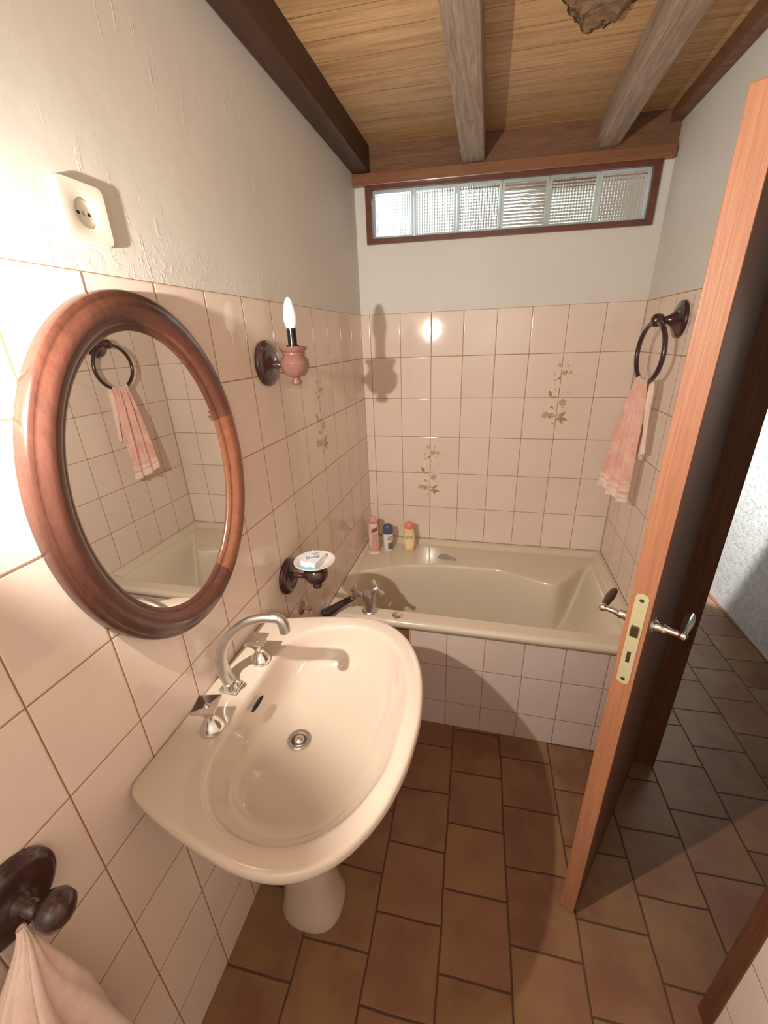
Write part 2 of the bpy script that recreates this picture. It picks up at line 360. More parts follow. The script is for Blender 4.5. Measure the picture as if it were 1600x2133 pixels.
# flower decor painted on tiles
def decor(bm, P, s=1.0, mis=(2, 3, 4, 5)):
    """a tall spray of small flowers; P(u, v, layer) maps metres right / up of the tile crossing to the wall"""
    rnd = random.Random(3)
    cnt = [0]
    def leaf(cx, cy, L, w, a, mi):
        cnt[0] += 1; pts = []
        for t, sx in ((0, 0), (0.25, 0.8), (0.5, 1), (0.75, 0.7), (1, 0), (0.75, -0.7), (0.5, -1), (0.25, -0.8)):
            x = (t - 0.5) * L; y = sx * w / 2
            pts.append((cx + x * math.cos(a) - y * math.sin(a), cy + x * math.sin(a) + y * math.cos(a)))
        f = bm.faces.new([bm.verts.new(P(x, y, cnt[0] % 7)) for x, y in pts]); f.material_index = mi
    def flower(cx, cy, r, mi, n=5, ci=None):
        for i in range(n):
            a = 2 * PI * i / n + 0.4
            leaf(cx + math.cos(a) * r * 0.55, cy + math.sin(a) * r * 0.55, r * 1.0, r * 0.75, a, mi)
        if ci is not None: leaf(cx, cy, r * 0.5, r * 0.5, 0, ci)
    def stem(pts, w, mi):
        q = catmull([(a, b, 0) for a, b in pts], 5)
        for p0, p1 in zip(q, q[1:]):
            d = (p1 - p0); nrm = Vector((-d.y, d.x, 0)).normalized() * w / 2
            cnt[0] += 1
            f = bm.faces.new([bm.verts.new(P(v.x, v.y, cnt[0] % 7)) for v in (p0 - nrm, p1 - nrm, p1 + nrm, p0 + nrm)]); f.material_index = mi
    OL, PK, TP, WH = mis
    for st in ([(0.002, 0), (0.025, 0.03), (0.07, 0.058)], [(0, 0), (0.03, 0.02), (0.058, 0.018)], [(-0.004, -0.09), (0.0, -0.02), (0.004, 0.10)], [(0.02, 0.088), (0.055, 0.098), (0.088, 0.103)],
               [(-0.02, 0.09), (-0.035, 0.12), (-0.05, 0.135)], [(0.008, 0.11), (0.018, 0.14), (0.022, 0.162)], [(0, -0.09), (-0.004, -0.13), (0.0, -0.165)], [(-0.01, 0), (-0.05, 0.004), (-0.075, 0.012)],
               [(0.028, -0.085), (0.045, -0.055), (0.052, -0.05)]): stem(st, 0.0011, TP)
    leaf(-0.038, 0.018, 0.036, 0.017, 2.0, OL); leaf(-0.020, 0.001, 0.032, 0.010, 0.15, OL)
    leaf(0.026, -0.078, 0.040, 0.016, 0.7, OL); leaf(0.030, -0.099, 0.046, 0.017, -0.15, OL); leaf(0.010, -0.098, 0.026, 0.012, 0.2, OL); leaf(0.024, -0.112, 0.028, 0.011, -0.9, OL)
    leaf(0.010, 0.110, 0.026, 0.016, 2.1, TP); leaf(0.018, 0.112, 0.026, 0.014, 0.8, OL); leaf(-0.006, 0.088, 0.022, 0.012, 0.5, OL)
    flower(-0.050, -0.080, 0.017, TP, 6); flower(0.020, -0.022, 0.018, TP, 6)
    for (x, y, r) in ((-0.030, -0.080, 0.009), (-0.020, -0.075, 0.009), (-0.022, -0.090, 0.010), (-0.008, -0.086, 0.008), (0.008, -0.080, 0.007), (-0.03, -0.092, 0.008)): flower(x, y, r, PK, 5)
    for (x, y) in ((-0.030, -0.026), (-0.006, 0.058), (-0.024, 0.062), (0.012, 0.082), (0.018, 0.07), (0.010, -0.052), (-0.012, -0.030), (-0.03, 0.04)): flower(x, y, 0.010, WH, 5, OL)
    leaf(-0.026, -0.041, 0.014, 0.011, 0.5, OL); leaf(-0.020, -0.046, 0.016, 0.008, -0.6, OL); leaf(-0.012, -0.121, 0.012, 0.010, 0.4, OL)
    leaf(0.024, -0.044, 0.009, 0.008, 0, TP); leaf(0.002, 0.066, 0.014, 0.008, -0.6, TP); leaf(-0.028, 0.105, 0.016, 0.006, 0.1, TP); leaf(-0.020, 0.038, 0.012, 0.006, -0.4, TP)
    flower(-0.010, 0.144, 0.011, TP, 4); flower(0.040, 0.112, 0.010, TP, 5); leaf(0.026, 0.142, 0.018, 0.006, 1.1, TP); leaf(-0.024, 0.078, 0.012, 0.008, 0.8, TP)
M_d = [simple('olive_glaze', lin((176, 152, 118)), 0.15, var=0.2, vscale=90), simple('berry_glaze', lin((216, 172, 154)), 0.15, var=0.2, vscale=90), simple('taupe_glaze', lin((204, 174, 152)), 0.15, var=0.15, vscale=90), simple('white_glaze', lin((240, 226, 210)), 0.15)]
# back wall with the high window opening
WX0, WX1 = 0.062, 1.192; WB0, WB1 = 2.020, 1.999; WT0, WT1 = 2.212, 2.180
bm = BM()
box(bm, -0.1, XR + 0.1, 0, 0.12, -0.06, ZT, 0)
o4 = [(-0.1, ZT), (XR + 0.1, ZT), (XR + 0.1, 2.6), (-0.1, 2.6)]; i4 = [(WX0, WB0), (WX1, WB1), (WX1, WT1), (WX0, WT0)]
ly = [[[bm.verts.new((p[0], y, p[1])) for p in q] for q in (o4, i4)] for y in (0.0005, 0.12)]
for a in range(4):
    b = (a + 1) % 4
    for L_ in ly: bm.faces.new((L_[0][a], L_[0][b], L_[1][b], L_[1][a])).material_index = 1
    for k_ in (0, 1): bm.faces.new((ly[0][k_][a], ly[0][k_][b], ly[1][k_][b], ly[1][k_][a])).material_index = 1
decor(bm, lambda u, v, l: (0.3426 + u, -0.0002 - 0.00004 * l, 0.941 + v))
decor(bm, lambda u, v, l: (0.9426 + u, -0.0002 - 0.00004 * l, 1.333 + v))
struct('wall_back', bm, [M_tile_back, M_plaster] + M_d)
# left wall
bm = BM(); box(bm, -0.1, 0, YB - 0.1, 0, -0.06, ZT, 0); box(bm, -0.1, -0.0005, YB - 0.1, 0, ZT, 2.6, 1)
decor(bm, lambda u, v, l: (0.0002 + 0.00004 * l, -0.616 + u, 1.333 + v))
struct('wall_left', bm, [M_tile_side, M_plaster] + M_d)
# right wall with the doorway
DY0, DY1, DZ = -0.762, -1.515, 1.925
bm = BM()
box(bm, XR, XR + 0.1, DY0, 0, -0.06, ZT, 0); box(bm, XR + 0.0005, XR + 0.1, DY0, 0, ZT, 2.6, 1)
box(bm, XR, XR + 0.1, YB - 0.1, DY1, -0.06, ZT, 0); box(bm, XR + 0.0005, XR + 0.1, YB - 0.1, DY1, ZT, 2.6, 1)
box(bm, XR + 0.0005, XR + 0.1, DY1, DY0, DZ, 2.6, 1)
struct('wall_right', bm, [M_tile_right, M_plaster])
bm = BM(); box(bm, -0.1, XR + 0.1, YB - 0.1, YB, -0.06, 2.6); struct('wall_rear', bm, M_plaster)
# hall beyond the door
HX = 2.12
bm = BM(); box(bm, HX, HX + 0.1, YB - 0.1, 1.6, -0.06, 2.6); struct('wall_hall_side', bm, M_plaster_hall)
bm = BM(); box(bm, XR + 0.1, HX, 1.5, 1.6, -0.06, 2.6); struct('wall_hall_far', bm, M_plaster_hall)
bm = BM(); box(bm, XR + 0.1, HX, YB - 0.1, YB, -0.06, 2.6); struct('wall_hall_near', bm, M_plaster_hall)
bm = BM(); box(bm, XR, XR + 0.05, 0.12, 1.6, -0.06, 2.6, 1); box(bm, XR + 0.05, XR + 0.1, 0.12, 1.6, -0.06, 2.6, 0); struct('wall_hall_partition', bm, [M_plaster_hall, M_exterior])
# ceiling boards
bm = BM(); prism(bm, [(-0.1, zc(-0.1)), (XR + 0.1, zc(XR + 0.1)), (XR + 0.1, 2.5), (-0.1, 2.5)], 1, YB - 0.1, 0.0)
struct('ceiling', bm, M_ceiling)
bm = BM(); box(bm, XR + 0.1, HX + 0.1, YB - 0.1, 1.6, 2.36, 2.5); struct('ceiling_hall', bm, M_plaster_hall)
# rafters and beams
def beam(name, pts0, pts1, y0, y1, m, label, bev=0.004):
    """pts: (x0, x1, z0, z1) at y0 and y1"""
    bm = BM(); vs_ = []
    for (x0, x1, z0, z1), y in ((pts0, y0), (pts1, y1)): vs_.append([bm.verts.new(p) for p in ((x0, y, z0), (x1, y, z0), (x1, y, z1), (x0, y, z1))])
    a, b = vs_; fs = [bm.faces.new(a[::-1]), bm.faces.new(b)] + [bm.faces.new((a[i], a[(i + 1) % 4], b[(i + 1) % 4], b[i])) for i in range(4)]
    es = [e for e in bm.edges if abs(e.verts[0].co.y - e.verts[1].co.y) > 0.5]
    for e in es: pass
    bmesh.ops.bevel(bm, geom=es, offset=bev, segments=3, profile=0.5, affect='EDGES')
    o = obj(name, bm, m, angle=40); tag(o, label, 'ceiling beam'); return o
beam('ceiling_beam', (0, 0.074, 2.270, 2.372), (0, 0.066, 2.283, 2.372), -0.001, YB, M_beam, 'dark brown beam running along the top of the left plaster wall', 0.006)
beam('rafter', (0.464, 0.552, 2.258, 2.358), (0.488, 0.572, 2.262, 2.358), -0.001, YB, M_rafter, 'weathered grey brown rafter in the middle of the board ceiling, with a knot')
beam('rafter', (0.968, 1.044, 2.249, 2.352), (0.955, 1.044, 2.252, 2.352), -0.001, YB, M_rafter, 'paler blurred rafter of the board ceiling, nearer the door', 0.010)
beam('ceiling_beam', (1.205, XR, 2.300, 2.345), (1.205, XR, 2.240, 2.345), -0.001, YB, M_plate, 'thin wooden batten where ceiling boards meet the white wall above the door')
bm = BM(); prism(bm, [(0.0, 2.268), (XR, 2.228), (XR, zc(XR) + 0.004), (0.0, zc(0) + 0.004)], 1, -0.006, 0.0)
o = struct('trim_1', bm, M_plate)
bm = BM(); prism(bm, [(0.0, 2.226), (XR - 0.004, 2.192), (XR - 0.004, 2.233), (0.0, 2.270)], 1, -0.026, 0.0, bev=0.003)
struct('trim_2', bm, M_trim)
# lumpy stone and plaster hanging from the ceiling
bm = BM()
bmesh.ops.create_icosphere(bm, subdivisions=5, radius=1.0)
for v in bm.verts:
    p = v.co.copy(); n1 = mnoise.noise(p * 1.9) * 0.16 + mnoise.noise(p * 4.7 + Vector((3, 1, 5))) * 0.15 + mnoise.noise(p * 11) * 0.06
    p = p * (1 + n1); v.co = Vector((0.838 + p.x * 0.105, -0.80 + p.y * 0.25, 2.372 + p.z * 0.064)); v.co.z = min(v.co.z, zc(v.co.x) - 0.0008)
M_rock = plaster_mat('crumbly_plaster', lin((120, 90, 66)), lin((190, 158, 124)), False, 0.95, 1.0, 1.0)
tag(obj('plaster_lump', bm, M_rock, smooth=True), 'crumbly brown lump of stone and plaster stuck to the ceiling boards', 'plaster lump')
# tilted window: frame, six glass blocks
win = bpy.data.objects.new('window_1', None); C.objects.link(win); win['kind'] = 'structure'; win.location = (0.62, 0, 2.0)
def wobj(name, bm, m, **kw):
    bmesh.ops.translate(bm, verts=bm.verts, vec=(-0.62, 0, -2.0)); return obj(name, bm, m, win, **kw)
def zb(x): return WB0 + (WB1 - WB0) * (x - WX0) / (WX1 - WX0)
def zt(x): return WT0 + (WT1 - WT0) * (x - WX0) / (WX1 - WX0)
bm = BM()
fx0, fx1, fw = 0.050, 1.203, 0.026
fo4 = [(fx0, zb(fx0) - 0.010), (fx1, zb(fx1) - 0.010), (fx1, zt(fx1) + 0.018), (fx0, zt(fx0) + 0.018)]
fi4 = [(fx0 + fw, zb(fx0) + 0.011), (fx1 - fw, zb(fx1) + 0.011), (fx1 - fw, zt(fx1) - 0.001), (fx0 + fw, zt(fx0) - 0.001)]
ly = [[[bm.verts.new((p[0], y, p[1])) for p in q] for q in (fo4, fi4)] for y in (-0.014, 0.004, 0.125)]
for a in range(4):
    b = (a + 1) % 4
    bm.faces.new((ly[0][0][a], ly[0][0][b], ly[0][1][b], ly[0][1][a])); bm.faces.new((ly[2][0][a], ly[2][0][b], ly[2][1][b], ly[2][1][a]))
    for k_ in (0, 1):
        for l_ in (0, 1): bm.faces.new((ly[l_][k_][a], ly[l_][k_][b], ly[l_ + 1][k_][b], ly[l_ + 1][k_][a]))
wobj('window_frame', bm, M_trimdk)
GX = [0.078, 0.2615, 0.4455, 0.628, 0.811, 0.9945, 1.1765]
for i in range(6):
    x0, x1 = GX[i] + 0.0012, GX[i + 1] - 0.0012
    bm = BM(); rim = 0.010
    def zz(x, t): return (zb(x) + 0.011) * (1 - t) + (zt(x) - 0.001) * t
    # milky rim: four bars with a rounded inner step
    for (a, b, c, d) in (((x0, 0), (x1, 0), (x1 - rim, 1), (x0 + rim, 1)),):
        pass
    rz = rim / 0.17
    Q = [(x0, zz(x0, 0)), (x1, zz(x1, 0)), (x1, zz(x1, 1)), (x0, zz(x0, 1))]
    q = [(x0 + rim, zz(x0, rz)), (x1 - rim, zz(x1, rz)), (x1 - rim, zz(x1, 1 - rz)), (x0 + rim, zz(x0, 1 - rz))]
    for a in range(4):
        b = (a + 1) % 4; prism(bm, [Q[a], Q[b], q[b], q[a]], 1, 0.004, 0.013)
    blk = wobj('glass_block', bm, M_rim)
    # ribbed pane (two plates, outer smooth, inner ribbed)
    nx, nz = (96, 96); ribx, ribz = (0 if i == 3 else 15), (13 if i == 3 else 14)
    amp = 0.0009
    def face(u, v, i=i, x0=x0, x1=x1):
        x = x0 + rim + (x1 - x0 - 2 * rim) * u
        z = zz(x, rz + (1 - 2 * rz) * v)
        y = 0.012 + amp * (math.cos(2 * PI * ribx * u) if ribx else 0) + amp * math.cos(2 * PI * ribz * v)
        return (x, y, z)
    bm = grid_bm(face, nx, nz)
    grid_bm(lambda u, v: (x0 + rim + (x1 - x0 - 2 * rim) * u, 0.024, zz(x0 + rim + (x1 - x0 - 2 * rim) * u, rz + (1 - 2 * rz) * v)), 1, 1, bm=bm)
    wobj('pane', bm, M_glass)
    def face2(u, v, i=i, x0=x0, x1=x1):
        p = face(u, v); return (p[0], 0.074 - (p[1] - 0.012), p[2])
    bm = grid_bm(face2, nx, nz)
    grid_bm(lambda u, v: (x0 + rim + (x1 - x0 - 2 * rim) * u, 0.062, zz(x0 + rim + (x1 - x0 - 2 * rim) * u, rz + (1 - 2 * rz) * v)), 1, 1, bm=bm)
    wobj('pane', bm, M_glass)
# dim building seen beyond the window
bm = BM(); prism(bm, [(0.15, -0.1), (6.0, -0.1), (6.0, 4.8), (1.9, 4.4), (0.9, 3.4), (0.25, 2.4)], 1, 2.5, 2.7); struct('wall_outside', bm, M_exterior)
# ------------------------------------------------------------------ door leaf
aD = math.radians(60.5); dD = Vector((math.cos(aD), math.sin(aD), 0)); nD = Vector((dD.y, -dD.x, 0))
door = bpy.data.objects.new('door_1', None); C.objects.link(door); door['kind'] = 'structure'
door.matrix_world = Matrix(((dD.x, nD.x, 0, 0.924), (dD.y, nD.y, 0, -1.327), (0, 0, 1, 0), (0, 0, 0, 1)))
# local: u along leaf, v through thickness (v grows towards the hall side), z up
bm = BM(); TD = 0.042
box(bm, 0.0, 0.632, 0.0, TD, 0.012, 1.897, 0, bev=0.0025)
for f in bm.faces:
    f.material_index = 1 if f.calc_center_median().y > TD - 0.002 and abs(f.normal.y) > 0.5 else 0
leaf = obj('door_leaf', bm, [M_dooredge, M_doorface], door)
bm = BM(); prism(bm, [(0.009, 0.912), (0.012, 0.906), (0.021, 0.903), (0.030, 0.906), (0.033, 0.912), (0.033, 1.122), (0.030, 1.129), (0.021, 1.132), (0.012, 1.129), (0.009, 1.122)], 0, -0.0012, 0.01)
plate = obj('lock_plate', bm, M_brass, door); plate['label'] = 'pale brass lock plate let into the door edge'
bm = BM(); box(bm, -0.006, 0.004, 0.014, 0.028, 1.030, 1.056, 0, bev=0.002); obj('latch', bm, M_darkmetal, plate)
bm = BM(); box(bm, -0.003, 0.004, 0.0175, 0.0245, 0.962, 0.990, 0, bev=0.0015); obj('bolt', bm, M_darkmetal, plate)
for z in (1.117, 0.917):
    bm = BM(); lathe(bm, [(0.0042, 0.0), (0.0042, 0.0012), (0.003, 0.002)], (-0.0008, 0.021, z), '-x', 16); box(bm, -0.0032, -0.0026, 0.0175, 0.0245, z - 0.0007, z + 0.0007); obj('screw', bm, M_darkmetal, plate)
def lever(side, parent):
    s = -1 if side == 'in' else 1; v0 = 0.0 if s < 0 else TD
    mx = Matrix.Rotation(PI / 2 if s < 0 else -PI / 2, 3, 'X')
    bm = BM(); u, z = 0.052, 1.038
    lathe(bm, [(0.020, 0), (0.020, 0.003), (0.012, 0.006), (0.010, 0.012), (0.011, 0.020), (0.0075, 0.026), (0.0065, 0.032), (0.006, 0.048)], (u, v0, z), mx, 28)
    bmesh.ops.create_uvsphere(bm, u_segments=20, v_segments=12, radius=0.0095, matrix=Matrix.Translation((u, v0 + s * 0.054, z)))
    h = obj('door_handle', bm, M_chrome, parent, angle=35); h['label'] = 'chrome lever handle on the ' + ('tub side' if s < 0 else 'hall side') + ' of the door'
    bm = BM(); tube(bm, catmull([(u, v0 + s * 0.054, z), (u + 0.03, v0 + s * 0.054, z + 0.002), (u + 0.065, v0 + s * 0.055, z + 0.0), (u + 0.10, v0 + s * 0.056, z - 0.003)], 6), [0.0055, 0.0056, 0.006, 0.0065, 0.008, 0.0078, 0.0086, 0.0092, 0.0096, 0.0100, 0.0100, 0.0100, 0.0098, 0.0094, 0.0088, 0.0080, 0.0070, 0.0055, 0.003][:19], 16, flat=0.8)
    g = obj('grip', bm, M_darkmetal if s < 0 else M_chrome, h, smooth=True)
lever('in', door); lever('out', door)
# door frame (jambs and head) in the opening
bm = BM()
box(bm, XR - 0.004, XR + 0.112, DY1, DY1 + 0.045, 0, DZ); box(bm, XR + 0.004, XR + 0.112, DY0 - 0.020, DY0, 0, DZ)
box(bm, XR - 0.004, XR + 0.112, DY1, DY0, DZ - 0.02, DZ)
struct('trim_3', bm, M_doorface)

# ================================================================== BATHTUB
arc = [(0.035, -0.385), (0.25, -0.275), (0.45, -0.240), (0.724, -0.236), (0.987, -0.345)]
def y_arc(x):
    if x >= 0.987:
        return min(-0.045, -0.345 + (x - 0.987) * 1.38)
    pts = [(-0.1, -0.42)] + arc
    for a, b in zip(pts, pts[1:]):
        if a[0] <= x <= b[0]:
            t = (x - a[0]) / (b[0] - a[0]); t2 = t
            return a[1] + (b[1] - a[1]) * t2
    return -0.3
XS = [i / 60 for i in range(61)]
ya = [y_arc(XR * i / 240) for i in range(241)]
for _ in range(60): ya = [ya[0]] + [(ya[i - 1] + ya[i] * 2 + ya[i + 1]) / 4 for i in range(1, 240)] + [ya[-1]]
def yA(x):
    f = max(0, min(239.999, x / XR * 240)); i = int(f); return ya[i] * (1 - f + i) + ya[i + 1] * (f - i)
def sst(t): t = max(0, min(1, t)); return t * t * (3 - 2 * t)
def smin(vals, k=14.0):
    return -math.log(sum(math.exp(-k * v) for v in vals)) / k
TX1 = XR - 0.002; TY0 = -0.776; RZ = 0.549
def tub_z(x, y):
    z = RZ
    # raised rolled rim next to the walls, shallow shelf inside it
    e = min(x / 0.030, (TX1 - x) / 0.030, (-y) / 0.030)
    rimd = min(x, TX1 - x, -y)
    shelf = 0.024 * sst((rimd - 0.016) / 0.030)
    if y < -0.66: shelf *= 1 - sst((-0.66 - y) / 0.035)
    z -= shelf
    tb = smin([(y + 0.704) / 0.105, (x - 0.040) / 0.17, (yA(x) - y) / 0.115, (TX1 - 0.048 - x) / 0.43, 1.15], 12)
    if tb > 0:
        z -= 0.355 * (1 - (1 - min(1, tb)) ** 2.1) * sst(min(1, tb * 3.2)) ** 0.5
    # rolled front edge
    fe = (y - TY0)
    if fe < 0.018: z -= 0.018 * (1 - math.sqrt(max(0, 1 - ((0.018 - fe) / 0.018) ** 2)))
    return z
nx, ny = 260, 180
bm = BM(); V = []
ys = [TY0 + (-0.002 - TY0) * (j / ny) for j in range(ny + 1)]
ys = [TY0, TY0 + 0.0006, TY0 + 0.002, TY0 + 0.004, TY0 + 0.007, TY0 + 0.011, TY0 + 0.015] + [y for y in ys if y > TY0 + 0.0165]
for i in range(nx + 1):
    x = 0.002 + (TX1 - 0.002) * i / nx
    V.append([bm.verts.new((x, y, tub_z(x, y))) for y in ys])
for i in range(nx):
    for j in range(len(ys) - 1): bm.faces.new((V[i][j], V[i + 1][j], V[i + 1][j + 1], V[i][j + 1]))
lo = [bm.verts.new((V[i][0].co.x, TY0 + 0.003, 0.514)) for i in range(nx + 1)]
lo2 = [bm.verts.new((V[i][0].co.x, TY0 + 0.022, 0.511)) for i in range(nx + 1)]
for i in range(nx):
    bm.faces.new((V[i][0], V[i + 1][0], lo[i + 1], lo[i])); bm.faces.new((lo[i], lo[i + 1], lo2[i + 1], lo2[i]))
tub = thing('bathtub', 'beige built-in bathtub with pink tiled front, under the glass block window', 'bathtub', (0.62, -0.4, 0))
def local(o, root):
    """keep world placement while parenting"""
    root_m = root.matrix_world.copy() if root.matrix_world != Matrix() else Matrix.Translation(root.location)
    o.parent = root; o.location = -root.location; return o
b_ = obj('basin', bm, M_tub, smooth=True); local(b_, tub)
bm = BM()
PXL = 0.363
box(bm, PXL, XR - 0.001, -0.760, -0.712, 0.0, 0.512, 0)
pn = obj('tiled_front', bm, M_tile_front); local(pn, tub)
bm = BM(); box(bm, 0.003, PXL, -0.745, -0.712, 0.0, 0.512); o = obj('access_board', bm, M_trim); local(o, tub); o['label'] = 'bare brown wood board beside the tiled front'
bm = BM(); lathe(bm, [(0.02, 0), (0.02, 0.002), (0.016, 0.004), (0.0, 0.005)], (0.30, -0.40, 0.1945), 'z', 24); o = obj('drain', bm, M_chrome, smooth=False); local(o, tub)
# small grey grip on the rear shelf
bm = BM()
pth = catmull([(0.412, -0.168, 0.5275), (0.428, -0.166, 0.540), (0.452, -0.168, 0.545), (0.474, -0.176, 0.539), (0.498, -0.184, 0.537), (0.508, -0.186, 0.530)], 6)
def clip(u, v):
    i = min(int(u * (len(pth) - 1)), len(pth) - 2); t = u * (len(pth) - 1) - i
    p = pth[i].lerp(pth[i + 1], t); w = 0.034 - 0.012 * u; return p + Vector((0, w * (v - 0.5), -0.012 * (2 * v - 1) ** 2))
grid_bm(clip, 24, 12, bm=bm)
o = obj('grip', bm, M_grey, smooth=True); md = o.modifiers.new('t', 'SOLIDIFY'); md.thickness = 0.004
local(o, tub); o['label'] = 'grey plastic grip on the rear shelf of the tub'

# bath mixer on the corner of the tub
mix = thing('bath_mixer_tap', 'chrome bath mixer with star handles on the tub corner behind the washbasin', 'tap', (0.187, -0.728, RZ))
mix.scale = (1.2, 1.2, 1.15)
bm = BM(); lathe(bm, [(0.027, 0), (0.027, 0.004), (0.023, 0.008), (0.022, 0.030), (0.0225, 0.072), (0.0205, 0.078), (0.008, 0.080)], n=36); obj('body', bm, M_chrome_dull, mix, angle=35)
bm = BM(); tube(bm, [(0, 0, 0.058), (0.0, 0.06, 0.060), (0.002, 0.10, 0.050)], [0.014, 0.012, 0.011], 16); obj('spout', bm, M_chrome_dull, mix, smooth=True)
hd = None
for (px, py, pz, ax) in ((0.022, 0.012, 0.092, 0.5),):
    bm = BM()
    lathe(bm, [(0.012, -0.012), (0.014, -0.004), (0.013, 0.006), (0.007, 0.010)], (px, py, pz), Matrix.Rotation(0.9, 3, 'Y') @ Matrix.Rotation(-0.5, 3, 'X'), 24)
    for k_ in range(4):
        a = k_ * PI / 2 + ax; R3 = Matrix.Rotation(0.9, 3, 'Y') @ Matrix.Rotation(-0.5, 3, 'X')
        q = [R3 @ Vector((math.cos(a) * r, math.sin(a) * r, h)) + Vector((px, py, pz)) for r, h in ((0.006, 0.0), (0.020, 0.003), (0.040, 0.007))]
        tube(bm, q, [0.006, 0.008, 0.0095], 10, flat=0.55)
    hd = obj('handle', bm, M_chrome, mix, angle=40)
bm = BM(); tube(bm, [(-0.012, 0.004, 0.052), (-0.050, 0.016, 0.060)], [0.009, 0.009], 14); lathe(bm, [(0.010, 0), (0.030, 0.002), (0.033, 0.007), (0.030, 0.011), (0.012, 0.014)], (-0.048, 0.015, 0.060), Matrix.Rotation(-PI / 2, 3, 'Y') @ Matrix.Rotation(0.25, 3, 'X'), 32)
for k_ in range(4):
    a = k_ * PI / 2 + 0.4; tube(bm, [(-0.060, 0.015, 0.060), (-0.063, 0.015 + math.cos(a) * 0.026, 0.060 + math.sin(a) * 0.026)], [0.005, 0.007], 8)
obj('handle', bm, M_chrome_dull, mix, angle=40)
hs = thing('hand_shower', 'dark grey hand shower lying behind the washbasin against the bath mixer', 'hand shower', (0.075, -0.765, RZ))
bm = BM(); tube(bm, catmull([(-0.062, -0.055, 0.022), (-0.030, -0.020, 0.030), (0.004, 0.018, 0.040), (0.040, 0.050, 0.050)], 6), [0.021, 0.0115], 18); obj('grip', bm, M_hose, hs, smooth=True)
bm = BM(); tube(bm, [(0.040, 0.050, 0.050), (0.052, 0.060, 0.053), (0.062, 0.064, 0.055)], [0.0090, 0.0075, 0.0075], 14); obj('hose_collar', bm, M_chrome, hs, smooth=True)
bm = BM(); lathe(bm, [(0.018, 0), (0.021, 0.002), (0.021, 0.006), (0.015, 0.010), (0.004, 0.011)], n=28)
o = obj('overflow_knob', bm, M_chrome, angle=35); o.location = (0.309, -0.741, RZ - 0.0005); tag(o, 'small round chrome button on the front rim of the tub', 'tap knob')

# ================================================================== WASHBASIN
SC = -1.475
outer_h = [(0.000, 0.242), (0.006, 0.258), (0.028, 0.272), (0.095, 0.294), (0.184, 0.316), (0.270, 0.330), (0.340, 0.328), (0.398, 0.305), (0.446, 0.262), (0.486, 0.195), (0.510, 0.115), (0.520, 0.030)]
inner_h = [(0.108, 0.06), (0.112, 0.150), (0.128, 0.205), (0.165, 0.252), (0.225, 0.284), (0.295, 0.292), (0.360, 0.275), (0.415, 0.232), (0.455, 0.165), (0.478, 0.080)]
def ring_fn(half, cx, flat_back):
    pts = half + [(x, -y) for x, y in reversed(half)]
    if flat_back: dense = []
    P = [(x, SC + y, 0) for x, y in pts]
    # straight back: only smooth along the open curve, then close with a straight segment
    q = catmull(P, 8) if flat_back else catmull(P, 8, True)
    q = [(p.x, p.y) for p in q]
    def f(a):
        dx, dy = math.cos(a), math.sin(a); best = None
        for i in range(len(q)):
            x1, y1 = q[i][0] - cx, q[i][1] - SC; x2, y2 = q[(i + 1) % len(q)][0] - cx, q[(i + 1) % len(q)][1] - SC
            den = dx * (y2 - y1) - dy * (x2 - x1)
            if abs(den) < 1e-12: continue
            t = (x1 * (y2 - y1) - y1 * (x2 - x1)) / den; s_ = (x1 * dy - y1 * dx) / den
            if t > 0 and -1e-6 <= s_ <= 1 + 1e-6: best = t if best is None else max(best, t)
        return best
    return f
CX = 0.28; NA = 144
fo = ring_fn(outer_h, CX, True); fi = ring_fn(inner_h, CX, False)
AN = [2 * PI * i / NA for i in range(NA)]
# extra angular samples near the two wall corners keep them crisp
AN = sorted(AN + [math.atan2(s * y, x - CX) % (2 * PI) for s in (1, -1) for x, y in ((0.0, 0.242), (0.001, 0.250), (0.006, 0.258), (0.015, 0.266))])
RO = [fo(a) for a in AN]; RI = [fi(a) for a in AN]
def rg(bm, kind, s, z, c=(CX, SC), grow=0.0):
    out = []
    for a, ro, ri in zip(AN, RO, RI):
        r = (ro if kind == 'o' else ri) * s - grow
        x, y = c[0] + r * math.cos(a), c[1] + r * math.sin(a)
        if kind == 'o': x = max(x, 0.0012)
        out.append(bm.verts.new((x, y, z)))
    return out
def link(bm, rings):
    n = len(rings[0])
    for a, b in zip(rings, rings[1:]):
        for i in range(n): bm.faces.new((a[i], a[(i + 1) % n], b[(i + 1) % n], b[i]))
bm = BM()
DC = (0.212, -1.462)
def cl(t): return (CX + (DC[0] - CX) * t, SC + (DC[1] - SC) * t)
rings = [rg(bm, 'o', 0.30, 0.640, (0.20, SC)), rg(bm, 'o', 0.45, 0.660, (0.22, SC)), rg(bm, 'o', 0.72, 0.715, (0.25, SC)), rg(bm, 'o', 0.90, 0.770), rg(bm, 'o', 0.965, 0.800), rg(bm, 'o', 0.985, 0.812),
         rg(bm, 'o', 1, 0.818, grow=0.002), rg(bm, 'o', 1, 0.824), rg(bm, 'o', 1, 0.832), rg(bm, 'o', 1, 0.838, grow=0.002), rg(bm, 'o', 1, 0.8415, grow=0.006), rg(bm, 'o', 1, 0.842, grow=0.012),
         rg(bm, 'i', 1.03, 0.839), rg(bm, 'i', 1.01, 0.838), rg(bm, 'i', 0.99, 0.8335), rg(bm, 'i', 0.975, 0.825), rg(bm, 'i', 0.955, 0.808, cl(0.05)), rg(bm, 'i', 0.92, 0.785, cl(0.1)), rg(bm, 'i', 0.86, 0.757, cl(0.2)),
         rg(bm, 'i', 0.77, 0.733, cl(0.35)), rg(bm, 'i', 0.65, 0.716, cl(0.5)), rg(bm, 'i', 0.50, 0.704, cl(0.7)), rg(bm, 'i', 0.33, 0.696, cl(0.85)), rg(bm, 'i', 0.18, 0.691, cl(1))]
dr = []
